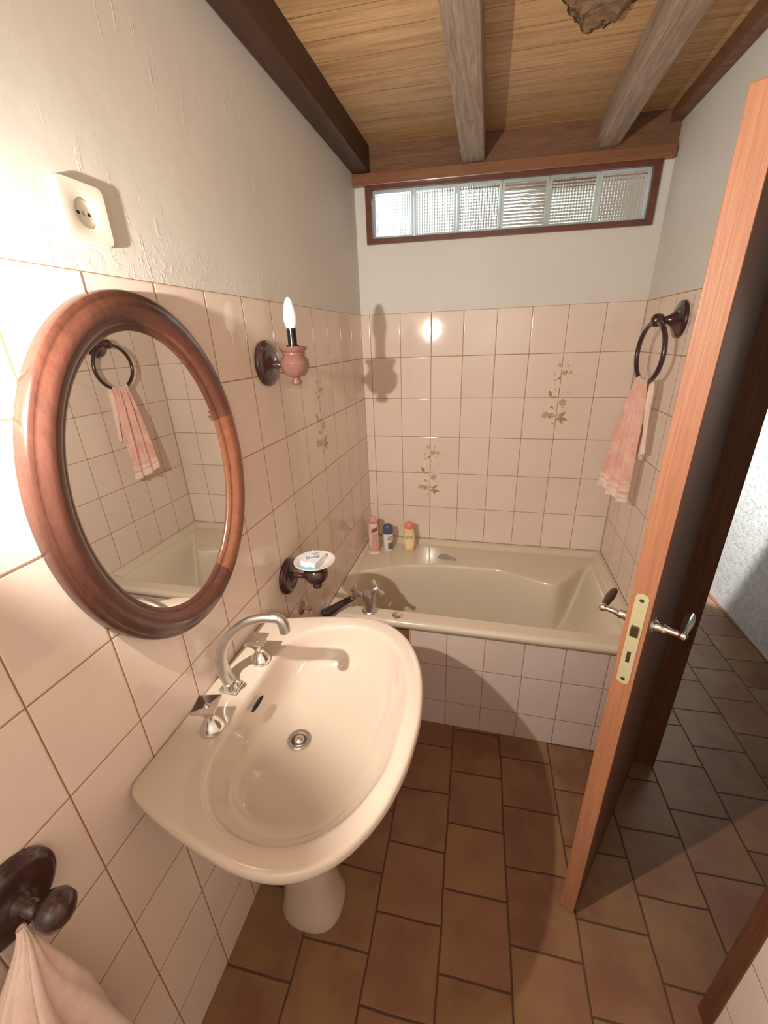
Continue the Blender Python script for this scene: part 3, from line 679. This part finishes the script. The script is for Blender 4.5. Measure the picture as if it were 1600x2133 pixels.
for r, z in ((0.029, 0.6885), (0.022, 0.684), (0.020, 0.670)):
    dr.append([bm.verts.new((DC[0] + r * math.cos(a), DC[1] + r * math.sin(a), z)) for a in AN])
link(bm, rings + dr); bm.faces.new(rings[0]); bm.faces.new(dr[-1])
basin = thing('washbasin', 'cream ceramic pedestal washbasin under the oval mirror', 'washbasin', (0.2, SC, 0))
o = obj('bowl', bm, M_sink, smooth=True); local(o, basin)
bm = BM()
def sup(cx, cy, rx, ry, z, bm=bm, n=48): return [bm.verts.new((cx + rx * math.copysign(abs(math.cos(a)) ** 0.8, math.cos(a)), cy + ry * math.copysign(abs(math.sin(a)) ** 0.8, math.sin(a)), z)) for a in (2 * PI * i / n for i in range(n))]
link(bm, [sup(0.185, SC, *p) for p in ((0.095, 0.085, 0.0), (0.095, 0.085, 0.02), (0.085, 0.075, 0.05), (0.075, 0.066, 0.15), (0.072, 0.064, 0.35), (0.082, 0.075, 0.55), (0.10, 0.10, 0.655))])
o = obj('pedestal', bm, M_sink, smooth=True); local(o, basin)
bm = BM(); lathe(bm, [(0.029, 0.0), (0.0295, 0.002), (0.027, 0.0035), (0.020, 0.001)], (DC[0], DC[1], 0.6895), 'z', 36, cap=False)
o = obj('drain_ring', bm, M_chrome_dull, smooth=True); local(o, basin)
bm = BM(); lathe(bm, [(0.0135, 0.0), (0.0145, 0.004), (0.010, 0.009), (0.0, 0.011)], (DC[0], DC[1], 0.686), 'z', 30); lathe(bm, [(0.019, -0.002), (0.019, 0.0005), (0.0, 0.001)], (DC[0], DC[1], 0.686), 'z', 30)
o = obj('plug', bm, M_chrome_dull, smooth=True); local(o, basin)
# overflow slot on the rear wall of the bowl
bm = BM(); pts = []
for i in range(24):
    a = 2 * PI * i / 24; pts.append((math.cos(a) * 0.0255, math.sin(a) * 0.0045))
R3 = Matrix.Rotation(math.radians(68), 3, 'Y')
for s_, mi in ((1.0, 0),):
    vs2 = []
    for u, v in pts:
        vs2.append(bm.verts.new(Vector((0.1225, -1.474, 0.806)) + Vector((v * 0.45 + 0.0015, u, -v * 0.9))))
    bm.faces.new(vs2)
r_ = bmesh.ops.extrude_face_region(bm, geom=list(bm.faces)); bmesh.ops.translate(bm, verts=[v for v in r_['geom'] if isinstance(v, bmesh.types.BMVert)], vec=(-0.004, 0, -0.002))
o = obj('overflow_slot', bm, M_hole); local(o, basin)
# tap set of the washbasin
ZL = 0.842
sp = thing('basin_spout', 'tall chrome swan-neck spout standing between the washbasin taps', 'tap', (0.060, -1.474, ZL))
bm = BM()
path = catmull([(0, 0, 0.010), (-0.016, 0.004, 0.05), (-0.016, 0.008, 0.095), (0.010, 0.014, 0.145), (0.055, 0.020, 0.185), (0.100, 0.026, 0.202), (0.140, 0.031, 0.203)], 8)
tube(bm, path, [0.0165 - 0.0045 * i / (len(path) - 1) for i in range(len(path))], 20, flat=0.85)
obj('neck', bm, M_chrome_dull, sp, smooth=True)
bm = BM(); tube(bm, catmull([(0.118, 0.028, 0.204), (0.137, 0.031, 0.202), (0.146, 0.032, 0.188), (0.148, 0.032, 0.168)], 6), [0.011, 0.0125], 18); obj('nozzle', bm, M_chrome_dull, sp, smooth=True)
bm = BM(); box(bm, -0.024, 0.022, -0.020, 0.020, 0.0, 0.009, bev=0.004); lathe(bm, [(0.021, 0.006), (0.019, 0.014), (0.017, 0.022)], n=28); obj('base', bm, M_chrome, sp, angle=35)
bm = BM(); lathe(bm, [(0.003, 0), (0.003, 0.014), (0.006, 0.016), (0.006, 0.022), (0.002, 0.024)], (0.022, 0.000, 0.006), 'z', 14); obj('pop_up_knob', bm, M_chrome, sp, smooth=True)
def valve(name, y, label, rz):
    t = thing(name, label, 'tap', (0.080, y, ZL), rz, 'washbasin tap handles')
    bm = BM(); lathe(bm, [(0.026, 0), (0.026, 0.003), (0.024, 0.008), (0.019, 0.016), (0.013, 0.026), (0.010, 0.034), (0.010, 0.040)], n=32)
    obj('base', bm, M_chrome, t, angle=30)
    # flared square handle with concave faces
    bm = BM(); rr = []
    for r, z, k_ in ((0.009, 0.030, 0.0), (0.010, 0.038, 0.3), (0.014, 0.050, 0.8), (0.022, 0.060, 1.0), (0.0255, 0.066, 1.0), (0.0255, 0.0685, 1.0)):
        ring = []
        for i in range(32):
            a = 2 * PI * i / 32; ca, sa = math.cos(a), math.sin(a)
            sq = 1 / max(abs(ca), abs(sa)); q = (1 - k_) + k_ * (sq * 0.98)
            ring.append(bm.verts.new((r * q * ca, r * q * sa, z)))
        rr.append(ring)
    link(bm, rr); bm.faces.new(rr[0])
    top = [bm.verts.new((v.co.x * 0.25, v.co.y * 0.25, 0.0635)) for v in rr[-1]]; link(bm, [rr[-1], top]); bm.faces.new(top)
    hdl = obj('handle', bm, M_chrome, t, angle=28)
    bm = BM(); lathe(bm, [(0.006, 0.0630), (0.0058, 0.0655), (0.003, 0.067)], n=16); obj('cap', bm, M_chrome, hdl, smooth=True)
    return t
valve('basin_tap', -1.582, 'square-topped chrome basin tap nearest the photographer', 0.25)
valve('basin_tap', -1.372, 'square-topped chrome basin tap on the bathtub side of the spout', 0.15)

# ================================================================== MIRROR
MY, MZ, MA, MB = -1.466, 1.369, 0.256, 0.334; FWD = 0.068
mir = thing('oval_mirror', 'oval wall mirror in a wide red brown wooden frame', 'mirror', (0, MY, MZ))
prof = [(0.0, 0.002), (0.0, 0.016), (0.002, 0.022), (0.008, 0.0255), (0.012, 0.0262), (0.016, 0.029), (0.024, 0.034), (0.034, 0.0355), (0.044, 0.033), (0.052, 0.027), (0.058, 0.020), (0.061, 0.0195), (0.064, 0.0175), (0.068, 0.014), (0.068, 0.004)]
segs = [(-62, 18), (18, 118), (118, 208), (208, 298)]
for si, (a0, a1) in enumerate(segs):
    def fr(u, v, a0=a0, a1=a1):
        a = math.radians(a0 + (a1 - a0) * u); f = v * (len(prof) - 1); i = min(int(f), len(prof) - 2); t = f - i
        d = 0.93 * (prof[i][0] + (prof[i + 1][0] - prof[i][0]) * t); h = prof[i][1] + (prof[i + 1][1] - prof[i][1]) * t
        return (h, (MA - d) * math.cos(a), (MB - d) * math.sin(a))
    bm = grid_bm(fr, 48, (len(prof) - 1) * 2)
    obj('frame_segment', bm, M_mirrorwood2 if si == 0 else M_mirrorwood, mir, smooth=True)
bm = BM(); c_ = [bm.verts.new((0.0125, (MA - 0.061) * math.cos(a), (MB - 0.061) * math.sin(a))) for a in (2 * PI * i / 96 for i in range(96))]; f = bm.faces.new(c_)
r_ = bmesh.ops.extrude_face_region(bm, geom=[f]); bmesh.ops.translate(bm, verts=[v for v in r_['geom'] if isinstance(v, bmesh.types.BMVert)], vec=(-0.004, 0, 0))
obj('mirror_glass', bm, M_mirror, mir)

# ================================================================== WALL FITTINGS
def rosette_prof(r=0.063):
    return [(r, 0.0005), (r, 0.006), (r * 0.985, 0.010), (r * 0.93, 0.012), (r * 0.90, 0.0125), (r * 0.87, 0.016), (r * 0.80, 0.018), (r * 0.55, 0.019), (r * 0.3, 0.021), (r * 0.2, 0.026)]
def sconce(y, lit, label):
    t = thing('wall_sconce', label, 'wall lamp', (0, y, 1.56))
    bm = BM(); lathe(bm, rosette_prof(0.062), (0, 0, 0), 'x', 48); obj('rosette', bm, M_darkwood, t, angle=50)
    bm = BM(); lathe(bm, [(0.012, 0.020), (0.009, 0.028), (0.013, 0.036), (0.009, 0.044), (0.009, 0.060)], (0, 0, -0.004), 'x', 24); obj('arm', bm, M_darkwood, t, smooth=True)
    bm = BM(); lathe(bm, [(0.004, -0.058), (0.0125, -0.0575), (0.0155, -0.054), (0.016, -0.050), (0.0125, -0.045), (0.0105, -0.041), (0.013, -0.037), (0.026, -0.035), (0.028, -0.032), (0.035, -0.025), (0.040, -0.013), (0.0415, -0.004), (0.0405, -0.003), (0.0415, -0.002), (0.040, 0.006), (0.035, 0.014), (0.031, 0.018), (0.0300, 0.020),
                              (0.032, 0.022), (0.0325, 0.025), (0.031, 0.027), (0.034, 0.030), (0.0385, 0.036), (0.039, 0.041), (0.037, 0.043), (0.033, 0.042), (0.012, 0.040)], (0.090, 0, 0), 'z', 48); obj('cup', bm, M_copperwood, t, angle=50)
    bm = BM(); lathe(bm, [(0.018, 0.041), (0.018, 0.045), (0.0125, 0.047), (0.0125, 0.088), (0.010, 0.089)], (0.090, 0, 0), 'z', 28); lh = obj('lamp_holder', bm, M_black, t, angle=40)
    bm = BM(); lathe(bm, [(0.011, 0.086), (0.0135, 0.092), (0.0170, 0.103), (0.0180, 0.112), (0.0172, 0.124), (0.0150, 0.137), (0.0115, 0.150), (0.0085, 0.158), (0.0050, 0.163), (0.0, 0.165)], (0.090, 0, 0), 'z', 28)
    obj('bulb', bm, M_lit if lit else M_opal, lh, smooth=True)
    if lit: l = lamp('sconce_light', 'SPOT', (0.090, 0, 0.120), BULB, BULB_COL, 0.009, (0.92, 1.0, -0.28), spot_size=PI, spot_blend=0.72); l.parent = t   # candle bulb; spot shape added to keep the nearby wall darker
    return t
sconce(-0.985, False, 'rose brown turned wall sconce with an unlit white candle bulb, right of the mirror')
sconce(-1.925, True, 'lit candle-bulb wall sconce left of the oval mirror')
# soap dish
sd = thing('soap_dish_holder', 'dark turned wooden soap dish holder on the tiled wall beside the tub', 'soap dish', (0, -1.035, 0.887))
bm = BM(); lathe(bm, rosette_prof(0.062), (0, 0, 0), 'x', 48); obj('rosette', bm, M_darkwood, sd, angle=50)
bm = BM(); lathe(bm, [(0.012, 0.020), (0.008, 0.028), (0.0095, 0.036), (0.008, 0.060)], (0, 0.004, 0.004), 'x', 24); obj('arm', bm, M_darkwood, sd, smooth=True)
bm = BM(); lathe(bm, [(0.006, -0.046), (0.014, -0.045), (0.0165, -0.040), (0.015, -0.034), (0.013, -0.031), (0.020, -0.027), (0.029, -0.019), (0.036, -0.010), (0.0385, -0.005), (0.040, 0.002), (0.041, 0.010), (0.038, 0.022), (0.030, 0.032), (0.024, 0.036), (0.01, 0.037)], (0.098, 0.015, 0.004), 'z', 44); obj('cup', bm, M_darkwood, sd, angle=50)
bm = BM(); lathe(bm, [(0.0, 0.036), (0.030, 0.0365), (0.050, 0.043), (0.066, 0.0555), (0.0685, 0.057), (0.068, 0.059), (0.064, 0.058), (0.048, 0.0475), (0.028, 0.0415), (0.0, 0.041)], (0.098, 0.015, 0.004), 'z', 52, cap=False)
o = obj('dish', bm, M_porcelain, sd, smooth=True); o['label'] = 'round white porcelain dish'
# soap carton
soap = thing('soap_box', 'small white and light blue soap carton lying on the porcelain dish', 'soap', (0.094, -1.020, 0.9345), math.radians(84))
soap.rotation_euler = (0.06, 0, math.radians(84))
SX, SY, SZ = 0.040, 0.0265, 0.027     # half length, half width, height
bm = BM(); box(bm, -SX, SX, -SY, SY, 0, SZ, bev=0.002); carton = obj('carton', bm, M_paper, soap)
bm = BM(); prism(bm, [(-SY * 0.96, 0.001), (SY * 0.96, 0.001), (SY * 0.96, 0.011), (SY * 0.3, 0.007), (-SY * 0.4, 0.013), (-SY * 0.96, 0.010)], 0, -SX - 0.0005, -SX + 0.001); obj('blue_band', bm, M_blue, carton)
mt = Matrix.Translation((-0.004, 0.004, SZ + 0.0004)) @ Matrix.Rotation(math.radians(90 - 76), 4, 'Z')
obj('lettering', text_bm('Dove', 0.020, Matrix.Translation((-0.005, 0.0, SZ + 0.0003)) @ Matrix.Rotation(math.radians(-52), 4, 'Z')), M_ink, carton)
bm = BM(); [box(bm, 0.012 + i * 0.007, 0.014 + i * 0.007, -0.016 + 0.004 * i, 0.016 - 0.002 * i, SZ - 0.0005, SZ + 0.0004) for i in range(3)]; obj('small_print', bm, M_greyink, carton)
# small hook under the soap dish
hk = thing('towel_hook', 'small reddish brown peg on the tiles just behind the washbasin', 'hook', (0, -0.970, 0.712))
bm = BM(); lathe(bm, [(0.026, 0.0005), (0.026, 0.004), (0.020, 0.007), (0.008, 0.010), (0.006, 0.022), (0.009, 0.030), (0.009, 0.036), (0.003, 0.040)], (0, 0, 0), 'x', 28)
obj('peg', bm, M_copperwood, hk, angle=45)
# towel ring on the right wall
def towel_ring(loc, sgn, label, yaw):
    t = thing('towel_ring', label, 'towel ring', loc)
    ax = 'x' if sgn > 0 else '-x'
    bm = BM(); lathe(bm, [(0.060, 0.0005), (0.060, 0.005), (0.057, 0.010), (0.046, 0.014), (0.034, 0.020), (0.022, 0.029), (0.014, 0.040), (0.011, 0.052), (0.011, 0.058)], (0, 0, 0), ax, 44); obj('rosette', bm, M_darkwood, t, angle=50)
    bm = BM(); lathe(bm, [(0.010, 0.054), (0.018, 0.057), (0.021, 0.062), (0.022, 0.072), (0.020, 0.084), (0.014, 0.090), (0.004, 0.092)], (0, 0, 0), ax, 32); obj('knob', bm, M_darkwood, t, smooth=True)
    bm = BM(); R = 0.100; c = Vector((sgn * 0.075, 0, -R - 0.004)); h = Vector((math.sin(yaw), math.cos(yaw), 0))
    tube(bm, [c + h * math.cos(a) * R + Vector((0, 0, math.sin(a) * R)) for a in (2 * PI * i / 64 for i in range(64))], 0.0084, 16, closed=True)
    obj('ring', bm, M_darkwood, t, smooth=True); return t
towel_ring((XR, -0.385, 1.640), -1, 'dark wooden towel ring on the far right wall, holding a pink towel', math.radians(-6))
def cloth(fn, nu, nv, mats, name, thick=0.004):
    bm = grid_bm(fn, nu, nv); o = obj(name, bm, mats, smooth=True); md = o.modifiers.new('thick', 'SOLIDIFY'); md.thickness = thick; md.offset = 0; return o
h15 = Vector((math.sin(math.radians(-6)), math.cos(math.radians(-6)), 0))
ring_c = Vector((XR - 0.075, -0.385, 1.640 - 0.104))
def towel_fn(u, v):
    # v 0..1: long flap hem -> over the ring -> short flap hem ; u across
    w = u - 0.5
    LA, LB = 0.455, 0.285; tot = LA + LB; s = v * tot
    zt_ = 1.441
    ang = w * 0.9
    top = ring_c + h15 * math.sin(ang) * 0.100 + Vector((0, 0, -math.cos(ang) * 0.100 + 0.010))
    side = Vector((-1, 0, 0)) if s < LA else Vector((1, 0, 0))
    d = (LA - s) if s < LA else (s - LA)
    r = d / (LA if s < LA else LB)
    if s < LA:
        spread = 0.070 + 0.055 * r ** 0.8
        dirv = Vector((-0.60, 0.80, 0)) * (r ** 0.5) + h15 * (1 - r ** 0.5)
        dirv.normalize()
        c = Vector((ring_c.x - 0.013 - 0.022 * r ** 0.6, -0.392 + 0.008 * r, 0))
        fold = 0.010 * math.sin(u * 15 + 1.0 + 0.8 * r) * min(1, r * 3 + 0.25) + 0.004 * math.sin(u * 33 + 3 * r)
        drop = d * (1.0 + 0.10 * (0.5 - w) * 0 ) - 0.045 * r * (w + 0.1)
    else:
        spread = 0.070 + 0.010 * r - 0.03 * sst(r)
        dirv = (h15 + Vector((0.12, 0, 0))).normalized()
        c = Vector((ring_c.x + 0.014 + 0.018 * r, -0.400 - 0.014 * r, 0))
        fold = 0.009 * math.sin(u * 12 + 2.2 + r) * min(1, r * 3 + 0.2) + 0.003 * math.sin(u * 29 - 4 * r)
        drop = d - 0.022 * r * math.sin(u * 4.0 + 0.5)
    nrm = Vector((dirv.y, -dirv.x, 0))
    hang = c + dirv * spread * w * 1.0 + nrm * fold
    hang.z = top.z - drop
    # close to the ring blend to the arc
    k_ = sst(d / 0.035)
    over = top + Vector((side.x * 0.009 * sst(d / 0.012), 0, 0)); over.z = top.z - d * 0.9
    p = over.lerp(hang, k_)
    if r > 0.80 and s < LA: p = p + nrm * 0.0022 * math.sin(r * 150)
    return p
tw = cloth(towel_fn, 60, 150, [M_towel, M_towelpale], 'towel', 0.005)
nv_ = 150
for p_ in tw.data.polygons:
    j = p_.index % nv_; v_ = (j + 0.5) / nv_
    p_.material_index = 1 if v_ > 0.60 or v_ < 0.045 or 0.062 < v_ < 0.078 else 0
tag(tw, 'small pink terry towel hanging through the ring on the right wall', 'towel')
# near holder with towel at the lower left
h2 = thing('towel_holder', 'dark wooden peg with a round rosette on the wall at the lower left', 'towel hook', (0, -1.930, 0.892))
bm = BM(); lathe(bm, rosette_prof(0.062), (0, 0, 0), 'x', 48); obj('rosette', bm, M_darkwood, h2, angle=50)
bm = BM(); lathe(bm, [(0.020, 0.016), (0.014, 0.026), (0.011, 0.036), (0.011, 0.060)], (0, 0, 0), 'x', 30); obj('arm', bm, M_darkwood, h2, smooth=True)
bm = BM(); lathe(bm, [(0.010, 0.052), (0.019, 0.055), (0.0235, 0.062), (0.0265, 0.072), (0.024, 0.085), (0.015, 0.093), (0.003, 0.096)], (0, 0.008, -0.006), 'x', 36); obj('knob', bm, M_darkwood, h2, smooth=True)
def towel2(u, v):
    """bunched towel hung over the peg: a folded bundle, top pinched at the peg"""
    a = 2 * PI * u; r = v
    g = 0.004 + 0.056 * sst(r * 2.2) + 0.03 * r
    fold = 1 + 0.16 * math.sin(5 * a + 1.0 + 2 * r) * sst(r * 3) + 0.07 * math.sin(11 * a - 3 * r)
    cx, cy = 0.050 + 0.012 * r, -1.950 - 0.055 * sst(r * 2.4)
    top = 0.892
    z = top - 0.46 * r ** 1.15 + 0.018 * math.cos(a) * sst(r * 4) * (1 - r)
    return (max(0.012, cx + math.cos(a) * g * 0.62 * fold), cy + math.sin(a) * g * 0.95 * fold, z)
tw2 = cloth(towel2, 72, 60, [M_towelpale], 'towel', 0.004)
tag(tw2, 'pale pink towel bunched over the peg at the lower left edge', 'towel')
# ------------------------------------------------------------------ wall socket
so = thing('wall_socket', 'ivory square power socket on the white plaster above the mirror', 'socket', (0, -1.484, 1.8055))
bm = BM(); S = 0.041
pts = []; HR = 0.0205
for i in range(72):
    a = 2 * PI * i / 72; ca, sa = math.cos(a), math.sin(a); n_ = 9.0
    q = (abs(ca) ** n_ + abs(sa) ** n_) ** (-1 / n_); pts.append((S * q * ca, S * q * sa))
def ringp(sc, x): return [bm.verts.new((x, p[0] * sc, p[1] * sc)) for p in pts]
def hole(r, x): return [bm.verts.new((x, r * math.cos(a), r * math.sin(a))) for a in [math.atan2(p[1], p[0]) for p in pts]]
rr = [ringp(1.0, 0.0005), ringp(1.0, 0.0055), ringp(0.985, 0.0072), ringp(0.965, 0.0078), hole(HR + 0.0012, 0.0078), hole(HR, 0.0074), hole(HR - 0.0008, 0.001)]
link(bm, rr); bm.faces.new(rr[-1])
obj('cover_plate', bm, M_socket, so, angle=25)
for yy in (-0.0095, 0.0095):
    bm = BM(); lathe(bm, [(0.0026, 0), (0.0026, 0.0006)], (0.0008, yy, 0), 'x', 16); obj('pin_hole', bm, M_hole, so)
bm = BM(); lathe(bm, [(0.0032, 0), (0.003, 0.001), (0.001, 0.0014)], (0.0008, 0, 0), 'x', 16); obj('screw', bm, M_chrome_dull, so)

# ================================================================== BOTTLES
ZS = RZ - 0.0245
def ell(bm, prof, n=36, ex=0.62):
    rings = [[bm.verts.new((r * math.cos(a), r * ex_ * math.sin(a), z)) for a in (2 * PI * i / n for i in range(n))] for r, z, ex_ in [(p + (ex,))[:3] for p in prof]]
    link(bm, rings); bm.faces.new(rings[0]); bm.faces.new(rings[-1])
def curved_label(prof, a0, a1, z0, z1, ex, m, name, parent, off=0.0006, slant=0.0):
    def rad(z):
        for (r0, h0), (r1, h1) in zip(prof, prof[1:]):
            if h0 <= z <= h1: return r0 + (r1 - r0) * (z - h0) / max(1e-6, h1 - h0)
        return prof[-1][0]
    def f(u, v):
        a = math.radians(a0 + (a1 - a0) * u); z = z0 + (z1 - z0) * v + slant * (u - 0.5); r = rad(z) + off; return (r * math.cos(a), r * ex * math.sin(a) - (off if math.sin(a) < 0 else 0), z)
    return obj(name, grid_bm(f, 16, 6), m, parent, smooth=True)
# 1 tall pink bottle standing on its flared cap
b1 = thing('shampoo_bottle', 'tall slim pink bottle with a flared foot, nearest the tub corner', 'bottle', (0.060, -0.178, ZS + 0.001), math.radians(-10))
b1.scale = (1.15, 1.15, 1.12)
P1 = [(0.0235, 0.012), (0.0245, 0.05), (0.0245, 0.12), (0.0225, 0.155), (0.018, 0.175)]
bm = BM(); ell(bm, [(0.034, 0.0), (0.0345, 0.004), (0.031, 0.009), (0.024, 0.014)], ex=0.72); obj('foot', bm, M_pinkpl, b1, smooth=True)
bm = BM(); ell(bm, P1, ex=0.66); obj('body', bm, M_pinkpl, b1, smooth=True)
bm = BM(); ell(bm, [(0.0205, 0.163), (0.0195, 0.172), (0.0165, 0.188), (0.014, 0.194), (0.008, 0.197)], ex=0.7); obj('cap', bm, M_roseCap, b1, smooth=True)
curved_label(P1, 265, 340, 0.120, 0.140, 0.66, M_maroon, 'label_band', b1, slant=0.014)
curved_label(P1, 268, 338, 0.020, 0.112, 0.66, M_pinklab, 'label', b1)
# 2 white bottle with blue cap
b2 = thing('lotion_bottle', 'short white bottle with a round blue grey cap and grey label', 'bottle', (0.130, -0.132, ZS), math.radians(12))
b2.scale = (1.04, 1.04, 1.05)
P2 = [(0.0215, 0.0), (0.0245, 0.004), (0.0255, 0.05), (0.0265, 0.095), (0.024, 0.102)]
bm = BM(); ell(bm, P2, ex=0.75); obj('body', bm, M_white, b2, smooth=True)
bm = BM(); ell(bm, [(0.0255, 0.100), (0.0268, 0.104), (0.0270, 0.122), (0.0255, 0.138), (0.020, 0.148), (0.010, 0.153)], ex=0.82); obj('cap', bm, M_bluecap, b2, smooth=True)
curved_label(P2, 268, 345, 0.012, 0.052, 0.75, M_greyink, 'label', b2)
for i in range(4): curved_label(P2, 262, 330, 0.060 + i * 0.0085, 0.063 + i * 0.0085, 0.75, M_greyink, 'print_line', b2)
# 3 yellow bottle with coral cap
b3 = thing('shampoo_bottle', 'pale yellow oval bottle with a coral pink cap, rightmost on the tub shelf', 'bottle', (0.246, -0.118, ZS), math.radians(6))
P3 = [(0.020, 0.0), (0.025, 0.006), (0.030, 0.035), (0.0325, 0.068), (0.0300, 0.100), (0.0245, 0.130), (0.0215, 0.140)]
bm = BM(); ell(bm, P3, ex=0.6); obj('body', bm, M_yellow, b3, smooth=True)
bm = BM(); ell(bm, [(0.0215, 0.137), (0.0235, 0.141), (0.0235, 0.158), (0.021, 0.167), (0.013, 0.173)], ex=0.8); obj('cap', bm, M_coral, b3, smooth=True)
lb3 = curved_label(P3, 228, 312, 0.018, 0.112, 0.6, M_yellowlab, 'label', b3)
obj('lettering', text_bm('ULTRA\nDOUX', 0.0135, Matrix.Translation((0.0, -0.0209, 0.090)) @ Matrix.Rotation(PI / 2, 4, 'X')), M_greyink, lb3)
